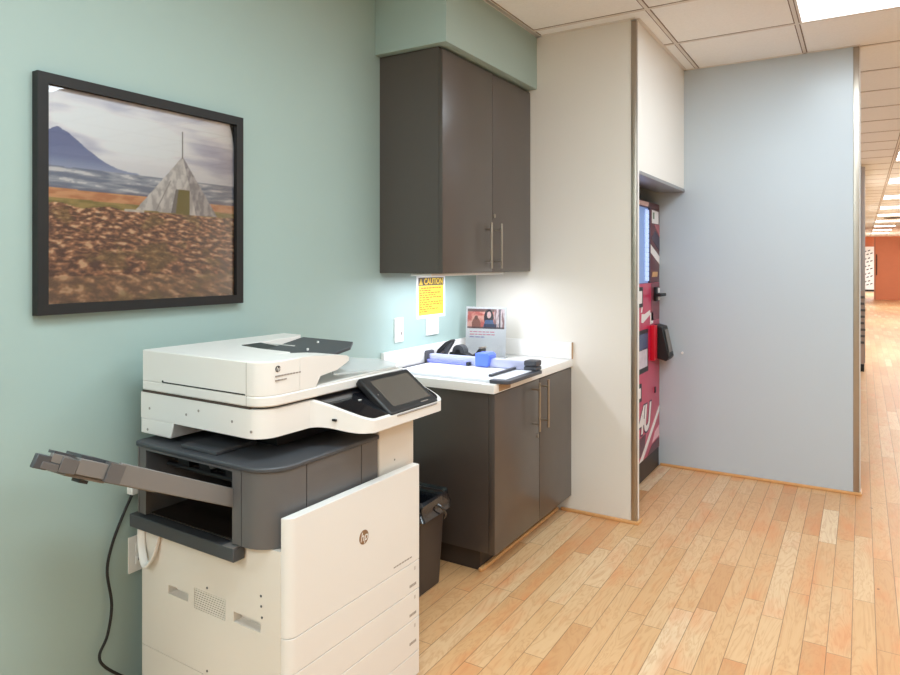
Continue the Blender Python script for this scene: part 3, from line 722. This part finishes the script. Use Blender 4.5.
# slanted output tray sticking out towards the camera, with pull-out extensions
def tray_pt(lx, s, n=0.0):
    """s metres along the tray from its root, n metres normal to it"""
    a = math.radians(25.0); return Vector((lx, -0.02 - s * math.cos(a) + n * math.sin(a), 0.758 + s * math.sin(a) + n * math.cos(a)))
def slab(bm, lx0, lx1, s0, s1, n0, n1, t0=None, t1=None):
    """box in tray space; t0,t1 narrow the far end"""
    c = [(lx0, s0), (lx1, s0), (lx1 if t1 is None else t1, s1), (lx0 if t0 is None else t0, s1)]
    a = [bm.verts.new(tray_pt(x, s, n0)) for x, s in c]; b = [bm.verts.new(tray_pt(x, s, n1)) for x, s in c]
    bm.faces.new(a[::-1]); bm.faces.new(b)
    for i in range(4): bm.faces.new((a[i], a[(i + 1) % 4], b[(i + 1) % 4], b[i]))
    return bm
tray = P('output_tray', slab(slab(slab(B(), 0.10, 0.470, -0.01, 0.30, -0.012, 0.0), 0.462, 0.474, -0.012, 0.385, -0.015, 0.033), 0.10, 0.108, 0.03, 0.30, -0.012, 0.022), M['pgrey_l'], bevel=0.002)
P('tray_floor_rib', slab(slab(B(), 0.20, 0.22, 0.02, 0.28, 0.0005, 0.006), 0.34, 0.36, 0.02, 0.28, 0.0005, 0.006), M['pgrey'], tray)
P('rim_step', slab(B(), 0.452, 0.4755, 0.372, 0.412, -0.0145, 0.028, 0.452, 0.4755), M['pgrey'], tray)
ext = P('tray_extension', slab(slab(slab(B(), 0.22, 0.45, 0.25, 0.40, -0.018, -0.0125), 0.36, 0.46, 0.40, 0.50, -0.020, -0.0125), 0.448, 0.470, 0.412, 0.485, -0.012, 0.023), M['pgrey_l'], bevel=0.002)
P('extension_step', slab(slab(B(), 0.42, 0.472, 0.486, 0.525, -0.014, 0.018), 0.45, 0.471, 0.526, 0.565, -0.014, 0.001), M['pgrey'], ext, bevel=0.001)
ex2 = P('tray_extension', slab(B(), 0.456, 0.468, 0.505, 0.548, 0.002, 0.021), M['pgrey_l'], bevel=0.001)
P('tray_stop', slab(B(), 0.445, 0.470, 0.549, 0.580, -0.016, 0.014, 0.455, 0.470), M['pgrey_d'], ex2, bevel=0.002)
P('grip_tab', slab(B(), 0.43, 0.455, 0.49, 0.54, 0.020, 0.026), M['pgrey_d'], ex2)
P('grip_tab', slab(B(), 0.38, 0.445, 0.40, 0.47, 0.022, 0.030), M['pgrey_d'], ext)
P('catch', slab(B(), 0.43, 0.46, 0.44, 0.462, -0.028, -0.021), M['black'], ext)
# dark block standing in for shade between the output unit and the scanner
P('shade_block', box(B(), 0.02, 0.44, 0.16, 0.432, 0.8682, 0.93), M['inner_black'])
# scanner base with the control console bulging forward
def zt(x): return 1.013 if x < 0.545 else 1.013 - (x - 0.545) / 0.155 * 0.066
def stations(inset=0.0):
    R = 0.06; st = [(0.0, 0.004), (0.004, 0.0)]
    st = [(0.0, 0.0), (0.30, 0.0)]
    for k in range(0, 7):
        a = k / 6 * PI / 2; st.append((0.488 + R * math.sin(a), R - R * math.cos(a)))
    for k in range(1, 15):
        q = k / 14; s_ = q * q * (3 - 2 * q); st.append((0.548 + 0.152 * s_, 0.175 + 0.135 * q))
    out = []
    for x, y in st:
        ym = 0.690
        if x > 0.665: ym = 0.655 + math.sqrt(max(0.0, 0.035 ** 2 - (x - 0.665) ** 2))
        out.append((x, y, ym))
    return out
S = stations()
bm = B(); rows = []
zb = 0.932
for (x, a, b) in S:
    zb = 0.932 - 0.020 * ss(0.56, 0.68, x)
    rows.append([bm.verts.new((x, a, zb)), bm.verts.new((x, b, zb)), bm.verts.new((x, b, zt(x))), bm.verts.new((x, a, zt(x)))])
for p, q in zip(rows, rows[1:]):
    for k in range(4): bm.faces.new((p[k], p[(k + 1) % 4], q[(k + 1) % 4], q[k]))
bm.faces.new(rows[0]); bm.faces.new(rows[-1][::-1])
sb = P('scanner_base', bm, M['cream2'], smooth=30)
bm = B(); prism(bm, [(0.0, 0.884), (0.150, 0.884), (0.165, 0.9315), (0.0, 0.9315)], 0.0, 0.40, 'y'); P('scanner_foot', bm, M['cream2'], bevel=0.003)
bm = B(); rows = []
for (x, a, b) in S:
    if x < 0.30: continue
    xi = x - 0.010; zz = zt(xi)
    rows.append([bm.verts.new((xi, a + 0.010, zz - 0.004)), bm.verts.new((xi, b - 0.008, zz - 0.004)), bm.verts.new((xi, b - 0.008, zz + 0.0025)), bm.verts.new((xi, a + 0.010, zz + 0.0025))])
for p, q in zip(rows, rows[1:]):
    for k in range(4): bm.faces.new((p[k], p[(k + 1) % 4], q[(k + 1) % 4], q[k]))
bm.faces.new(rows[0]); bm.faces.new(rows[-1][::-1])
cp = P('control_console', bm, M['gloss_black'], smooth=30)
P('usb_port', box(B(), 0.60, 0.6142, 0.226, 0.232, 0.950, 0.956), M['black'])
P('console_mark', box(B(), 0.597, 0.606, 0.345, 0.357, zt(0.60) + 0.0015, zt(0.60) + 0.003), M['cream2'], cp)
for (u_, z_) in ((0.045, 0.965), (0.226, 0.967), (0.283, 0.985), (0.43, 0.972), (0.505, 0.952), (0.035, 0.898)):
    y_ = 0.0 if u_ < 0.488 else 0.06 - math.sqrt(0.06 ** 2 - (u_ - 0.488) ** 2)
    P('scanner_screw', cyl(B(), (u_, y_ + 0.003, z_), (u_, y_ - 0.001, z_), 0.004, 10), M['greyink'])
# touch screen
sy0, sy1 = 0.386, 0.648
def scr(s, y, n):
    d = Vector((0.135, 0, -0.098)).normalized(); nn = Vector((-d.z, 0, d.x)); return Vector((0.566, y, 1.050)) + d * s + nn * n
def sslab(bm, s0, s1, ya, yb, n0, n1):
    a = [bm.verts.new(scr(s, y, n0)) for s, y in ((s0, ya), (s1, ya), (s1, yb), (s0, yb))]; b = [bm.verts.new(scr(s, y, n1)) for s, y in ((s0, ya), (s1, ya), (s1, yb), (s0, yb))]
    bm.faces.new(a[::-1]); bm.faces.new(b)
    for i in range(4): bm.faces.new((a[i], a[(i + 1) % 4], b[(i + 1) % 4], b[i]))
    return bm
ts = P('touch_screen', sslab(B(), 0.0, 0.168, sy0, sy1, -0.026, 0.0), M['black'], bevel=0.006)
P('display', sslab(B(), 0.022, 0.142, sy0 + 0.036, sy1 - 0.022, 0.0002, 0.001), M['display'], ts)
P('screen_mark', sslab(B(), 0.152, 0.155, sy1 - 0.09, sy1 - 0.05, 0.0002, 0.0008), M['greyink'], ts)
P('home_dot', sslab(B(), 0.080, 0.084, sy0 + 0.017, sy0 + 0.021, 0.0002, 0.0008), M['greyink'], ts)
P('screen_lip', sslab(B(), 0.169, 0.174, sy0 + 0.03, sy1 - 0.01, -0.02, -0.006), M['alu'], ts)
P('screen_stand', box(B(), 0.50, 0.575, 0.44, 0.60, 0.99, 1.035, 0.006), M['black'])
# document feeder lid
bm = B(); prism(bm, rpoly(0.004, 0.556, 0.0, 0.655, (0.008, 0.062, 0.02, 0.008), 8), 1.020, 1.050); lid = P('scanner_lid', bm, M['cream2'], bevel=0.004)
out = [(0.004, 0.006), (0.008, 0.0)] + [(0.492 + 0.062 * math.sin(k / 8 * PI / 2), 0.062 - 0.062 * math.cos(k / 8 * PI / 2)) for k in range(9)]
outl = out + [(0.555, 0.141), (0.44, 0.141), (0.44, 0.215), (0.30, 0.222), (0.165, 0.25), (0.135, 0.55), (0.10, 0.60), (0.004, 0.605)]
bm = B(); prism(bm, outl, 1.049, 1.146); fd = P('document_feeder', bm, M['cream2'], bevel=0.003)
bm = B(); prism(bm, [(0.1405, 1.05), (0.1405, 1.1459), (0.20, 1.1435), (0.28, 1.1365), (0.345, 1.128), (0.356, 1.122), (0.354, 1.110), (0.30, 1.089), (0.226, 1.080), (0.205, 1.05)], 0.441, 0.5545, 'x'); P('feeder_wing', bm, M['cream2'], fd)
P('feeder_slot', box(B(), 0.113, 0.484, -0.0006, 0.002, 1.0512, 1.0548), M['inner_black'], fd)
P('feeder_slot_dot', cyl(B(), (0.112, -0.001, 1.055), (0.112, 0.002, 1.055), 0.004, 10), M['inner_black'], fd)
P('cover_seam', box(B(), 0.488, 0.4893, -0.0004, 0.002, 1.022, 1.143), M['greyink'], fd)
P('feeder_gap', box(B(), 0.006, 0.50, 0.001, 0.60, 1.0135, 1.0195), M['seam'])
emblem(fd, 0.554, 0.056, 1.124, 0.0088, M['ink'], M['cream2'])
bm = B()
for z, e_ in ((1.104, 0.135), (1.092, 0.088)):
    y = 0.046
    while y < e_: box(bm, 0.5538, 0.5553, y, y + 0.009, z - 0.002, z + 0.002); y += 0.011
P('feeder_marking', bm, M['greyink'], fd, smooth=0)
# dark input tray lying in the feeder
bm = B()
def quad_slab(bm, pts, th):
    b = [bm.verts.new(p) for p in pts]; a = [bm.verts.new((p[0], p[1], p[2] - th)) for p in pts]; n = len(pts)
    bm.faces.new(b); bm.faces.new(a[::-1])
    for i in range(n): bm.faces.new((a[i], a[(i + 1) % n], b[(i + 1) % n], b[i]))
quad_slab(bm, [(0.33, 0.24, 1.128), (0.49, 0.33, 1.126), (0.505, 0.42, 1.144), (0.46, 0.485, 1.152), (0.22, 0.49, 1.154), (0.285, 0.262, 1.139)], 0.010)
it = P('input_tray', bm, M['pgrey_d'], bevel=0.002)
for (x, y, z) in ((0.40, 0.33, 1.136), (0.36, 0.42, 1.148)): P('tray_screw', cyl(B(), (x, y, z - 0.004), (x, y, z + 0.006), 0.004, 10), M['cream2'], it)
bm = B(); prism(bm, [(0.172, 1.10), (0.30, 1.10), (0.30, 1.136), (0.172, 1.146)], 0.253, 0.335, 'y'); P('paper_guide', bm, M['black'])
P('guide_divider', box(B(), 0.20, 0.33, 0.337, 0.343, 1.10, 1.145), M['cream2'])
bm = B(); quad_slab(bm, [(0.548, 0.29, 1.078), (0.552, 0.50, 1.062), (0.555, 0.60, 1.062), (0.53, 0.635, 1.068), (0.46, 0.62, 1.078), (0.40, 0.54, 1.088), (0.42, 0.40, 1.092)], 0.005); P('output_wing', bm, M['clear'])
bm = B(); prism(bm, [(0.17, 1.0505), (0.17, 1.052), (0.226, 1.052), (0.40, 1.056), (0.60, 1.060), (0.63, 1.0505)], 0.12, 0.552, 'x'); P('output_ramp', bm, M['cream2'], bevel=0.002)

# ------------------------------------------------------------------ power cable and plug on the wall
cb = thing('power_cable', 'black power cable with a white plug hanging down the green wall beside the printer', 'cable', (-2.02, 1.25, 0.0))
pts = smooth_path([(-2.022, 1.338, 0.672), (-2.025, 1.306, 0.61), (-2.025, 1.270, 0.531), (-2.025, 1.253, 0.451), (-2.025, 1.268, 0.34), (-2.022, 1.252, 0.252), (-2.015, 1.222, 0.206), (-2.01, 1.236, 0.165), (-2.005, 1.30, 0.10), (-2.0, 1.36, 0.05), (-1.99, 1.42, 0.006)], 7)
obj('cord', tube(B(), pts, 0.0045, 8), M['rubber'], cb)
bm = B(); box(bm, XL + 0.001, XL + 0.03, 1.332, 1.362, 0.668, 0.69, 0.002); obj('plug', bm, M['white_plastic'], cb)

# ------------------------------------------------------------------ vending machine in the niche
VX, V0, V1 = -1.215, 3.80, 4.82
vm = thing('vending_machine', 'crimson vending machine set in the niche beside the grey wall', 'vending machine', (-1.65, 4.3, 0))
obj('cabinet', box(B(), -2.09, VX - 0.022, V0, V1, 0.135, 1.83), M['maroon'], vm, smooth=0)
obj('base', box(B(), -2.08, VX - 0.004, V0 + 0.01, V1 - 0.005, 0.0, 0.134), M['vend_dark'], vm, smooth=0)
fx0 = VX - 0.021
obj('top_panel', box(B(), fx0, VX, V0, V1, 1.79, 1.828, 0.002), M['maroon'], vm)
lp = obj('lower_panel', box(B(), fx0, VX, V0, V1 - 0.001, 0.136, 1.285, 0.002), M['crimson'], vm)
sp = obj('side_panel', box(B(), fx0, VX, 4.585, V1 - 0.001, 1.287, 1.788, 0.002), M['maroon'], vm)
win = obj('window', box(B(), fx0, VX - 0.012, V0 + 0.05, 4.58, 1.287, 1.788), M['vwindow'], vm)
bm = B()
for k in range(15): box(bm, VX - 0.012, VX - 0.004, 4.49, 4.563, 1.300 + k * 0.0318, 1.300 + k * 0.0318 + 0.0305, 0.008)
obj('light_lobes', bm, M['vled'], win)
bm = B(); box(bm, VX - 0.012, VX, 4.568, 4.582, 1.287, 1.788); obj('window_edge', bm, M['indigo'], win)
e = 0.0012
def vp(name, pts, m, parent, d=e): return obj(name, prism(B(), pts, VX - 0.001, VX + d, 'x'), m, parent, smooth=0)
vp('white_label', [(4.62, 1.69), (4.79, 1.69), (4.79, 1.775), (4.62, 1.78)], M['vletter'], sp)
vp('label_mark', [(4.64, 1.72), (4.68, 1.72), (4.68, 1.765), (4.64, 1.765)], mat('green_grey_mark', rgb(120, 140, 120), 0.5), sp, 0.002)
vp('white_stripe', [(4.59, 1.545), (4.59, 1.49), (4.82, 1.41), (4.82, 1.465)], M['vletter'], sp)
vp('pink_stripe', [(4.68, 1.685), (4.82, 1.60), (4.82, 1.685)], mat('dusty_pink_patch', rgb(168, 92, 100), 0.4), sp)
vp('indigo_patch', [(4.60, 1.59), (4.82, 1.50), (4.82, 1.60), (4.70, 1.64)], M['indigo'], sp)
vp('gold_mark', [(4.62, 1.325), (4.76, 1.325), (4.77, 1.36), (4.64, 1.36)], mat('tan_mark', rgb(206, 160, 110), 0.5), sp)
vp('pink_label', [(3.85, 1.795), (4.52, 1.795), (4.55, 1.824), (3.85, 1.824)], mat('pale_pink_label', rgb(226, 190, 186), 0.5), vm)
vp('payment_strip', [(4.60, 1.03), (4.815, 1.03), (4.815, 1.282), (4.60, 1.282)], mat('dark_rose_panel', rgb(122, 58, 70), 0.35), lp)
cr = obj('coin_unit', box(B(), VX, VX + 0.02, 4.66, 4.76, 1.16, 1.255, 0.004), M['black'], vm)
obj('coin_slot', box(B(), VX + 0.02, VX + 0.023, 4.70, 4.745, 1.215, 1.25), M['vletter'], cr); obj('coin_return', box(B(), VX + 0.02, VX + 0.023, 4.70, 4.745, 1.165, 1.19), M['vletter'], cr)
obj('bill_lip', box(B(), VX + 0.02, VX + 0.055, 4.64, 4.79, 1.192, 1.212, 0.004), M['black'], cr)
bm = B(); prism(bm, [(VX, 0.775), (VX + 0.085, 0.755), (VX + 0.105, 0.78), (VX + 0.06, 0.985), (VX, 1.0)], 4.66, 4.80, 'y')
cd = obj('card_reader', bm, M['black'], vm, bevel=0.006)
bm = B(); prism(bm, [(VX + 0.0995, 0.815), (VX + 0.102, 0.815), (VX + 0.071, 0.965), (VX + 0.0685, 0.965)], 4.685, 4.775, 'y'); obj('reader_screen', bm, M['pgrey_l'], cd)
obj('red_edge', box(B(), VX, VX + 0.03, 4.575, 4.645, 0.765, 1.0, 0.003), M['vred'], vm)
vp('white_sticker', [(4.575, 1.01), (4.65, 1.01), (4.65, 1.085), (4.575, 1.085)], M['vletter'], lp)
obj('script_lettering', merge(prism(B(), [(4.36, 1.035), (4.40, 1.03), (4.58, 1.075), (4.57, 1.105), (4.44, 1.085), (4.37, 1.09)], VX - 0.001, VX + e, 'x'), prism(B(), [(4.35, 1.10), (4.38, 1.10), (4.395, 1.14), (4.37, 1.14)], VX - 0.001, VX + e, 'x')), M['vletter'], lp, smooth=0)
def small_window(y0, y1, z0, z1, m):
    f = obj('delivery_frame', box(B(), VX - 0.002, VX + 0.006, y0, y1, z0, z1, 0.003), M['black'], lp)
    obj('delivery_glass', box(B(), VX + 0.006, VX + 0.0075, y0 + 0.02, y1 - 0.028, z0 + 0.025, z1 - 0.025), m, f)
small_window(4.02, 4.385, 1.135, 1.265, M['vletter'])
small_window(4.02, 4.355, 0.53, 0.645, M['vletter'])
wn_ = obj('product_window', box(B(), VX - 0.002, VX + 0.004, 4.0, 4.52, 0.705, 0.985, 0.003), M['black'], lp)
obj('product_glass', box(B(), VX + 0.004, VX + 0.005, 4.02, 4.50, 0.86, 0.96), mat('dim_blue_window', rgb(78, 90, 124), 0.2), wn_)
obj('product_pack', box(B(), VX + 0.004, VX + 0.005, 4.02, 4.49, 0.74, 0.855), mat('pale_product_packs', rgb(206, 196, 206), 0.4, var=0.3, vscale=25), wn_)
def lettering(body, y, z, size, m, d):
    return text_bm(body, size, 0.0006, face_px(VX + d, y, z), shear=0.22, sx=1.15, offset=0.004)
o = obj('lettering', text_bm('4U', 0.235, 0.0006, face_px(VX + 0.0006, 4.43, 0.39), shear=0.3, sx=0.92, offset=0.018), M['indigo'], lp, smooth=0)
obj('lettering_face', text_bm('4U', 0.235, 0.0008, face_px(VX + 0.0018, 4.427, 0.392), shear=0.3, sx=0.92, offset=0.008), M['vletter'], o, smooth=0)
vp('white_stripe', [(4.31, 0.138), (4.40, 0.138), (4.815, 0.385), (4.815, 0.425)], M['vletter'], lp)
vp('white_patch', [(4.62, 0.20), (4.815, 0.215), (4.815, 0.29), (4.70, 0.262)], mat('pale_rose_patch', rgb(226, 178, 188), 0.4), lp)
vp('dark_patch', [(4.0, 0.27), (4.47, 0.30), (4.45, 0.22), (4.36, 0.17), (4.0, 0.17)], M['maroon'], lp, 0.0008)
vp('dark_patch', [(4.50, 0.138), (4.815, 0.138), (4.815, 0.20), (4.62, 0.19)], M['maroon'], lp, 0.0006)
obj('door_lock', box(B(), VX, VX + 0.004, 4.685, 4.715, 0.53, 0.57, 0.001), M['black'], lp)

# ------------------------------------------------------------------ small things on and in the far hall
hk = tag(obj('door_bumper', cyl(B(), (-1.06, YG - 0.012, 0.80), (-1.06, YG + 0.001, 0.80), 0.008, 14), M['white_plastic']), 'tiny white wall bumper on the grey wall right of the vending machine', 'bumper')
rk = thing('leaflet_stand', 'narrow speckled stand with a black foot at the far white wall end in the hall', 'stand', (0.0, 10.4, 0))
obj('foot', box(B(), -0.03, 0.025, 10.35, 10.46, 0.0, 0.09), M['rubber'], rk)
obj('frame', box(B(), -0.02, 0.022, 10.41, 10.46, 0.0905, 1.05), mat('grey_brown_stand', rgb(176, 158, 146), 0.6), rk)
for k in range(8):
    z = 0.36 + k * 0.085
    obj('pocket', box(B(), -0.018, 0.026 + 0.006 * (k % 3), 10.385, 10.409, z, z + 0.03), M['pgrey'], rk)
bp = thing('notice_panel', 'white panel with rows of dark marks at the far end of the hall', 'panel', (0.28, 39.9, 0.1))
obj('panel', box(B(), 0.0, 0.52, 39.85, 39.9, 0.0905, 2.24), M['paper'], bp)
bm = B()
for j in range(10):
    for i in range(3):
        x = 0.03 + i * 0.16 + (j % 2) * 0.06; z = 0.24 + j * 0.19 + i * 0.05
        if x + 0.10 < 0.51: prism(bm, [(x, z), (x + 0.10, z + 0.04), (x + 0.10, z + 0.09), (x, z + 0.05)], 39.842, 39.85, 'y')
obj('marks', bm, M['pgrey_d'], bp, smooth=0)
obj('panel_foot', box(B(), 0.0, 0.52, 39.84, 39.9, 0.0, 0.09), M['black'], bp)
tag(obj('door_plate', box(B(), 0.47, 0.50, 30.97, 31.01, 0.95, 1.75), M['frame']), 'narrow dark vertical sign on the left edge of the far orange wall', 'sign')

# ------------------------------------------------------------------ camera, world, colour management
cam = bpy.data.cameras.new('camera'); co = bpy.data.objects.new('camera', cam); C.objects.link(co)
co.location = (0, 0, 1.42); co.rotation_euler = (PI / 2, 0, math.radians(31.361))
cam.sensor_width = 36; cam.sensor_fit = 'HORIZONTAL'; cam.lens = 676.0 / 900 * 36; cam.shift_y = -74.5 / 900; cam.clip_start = 0.05
sc.camera = co
w = bpy.data.worlds.new('world'); sc.world = w; w.use_nodes = True
w.node_tree.nodes['Background'].inputs[0].default_value = (0.9, 0.95, 1.0, 1); w.node_tree.nodes['Background'].inputs[1].default_value = 0.6
sc.view_settings.view_transform = 'Standard'; sc.view_settings.look = 'None'; sc.view_settings.gamma = 1.0; sc.view_settings.use_curve_mapping = False
sc.view_settings.exposure = 0.5
sc.cycles.use_denoising = True; sc.cycles.max_bounces = 8; sc.cycles.diffuse_bounces = 5; sc.cycles.sample_clamp_indirect = 4.0; sc.cycles.caustics_reflective = False
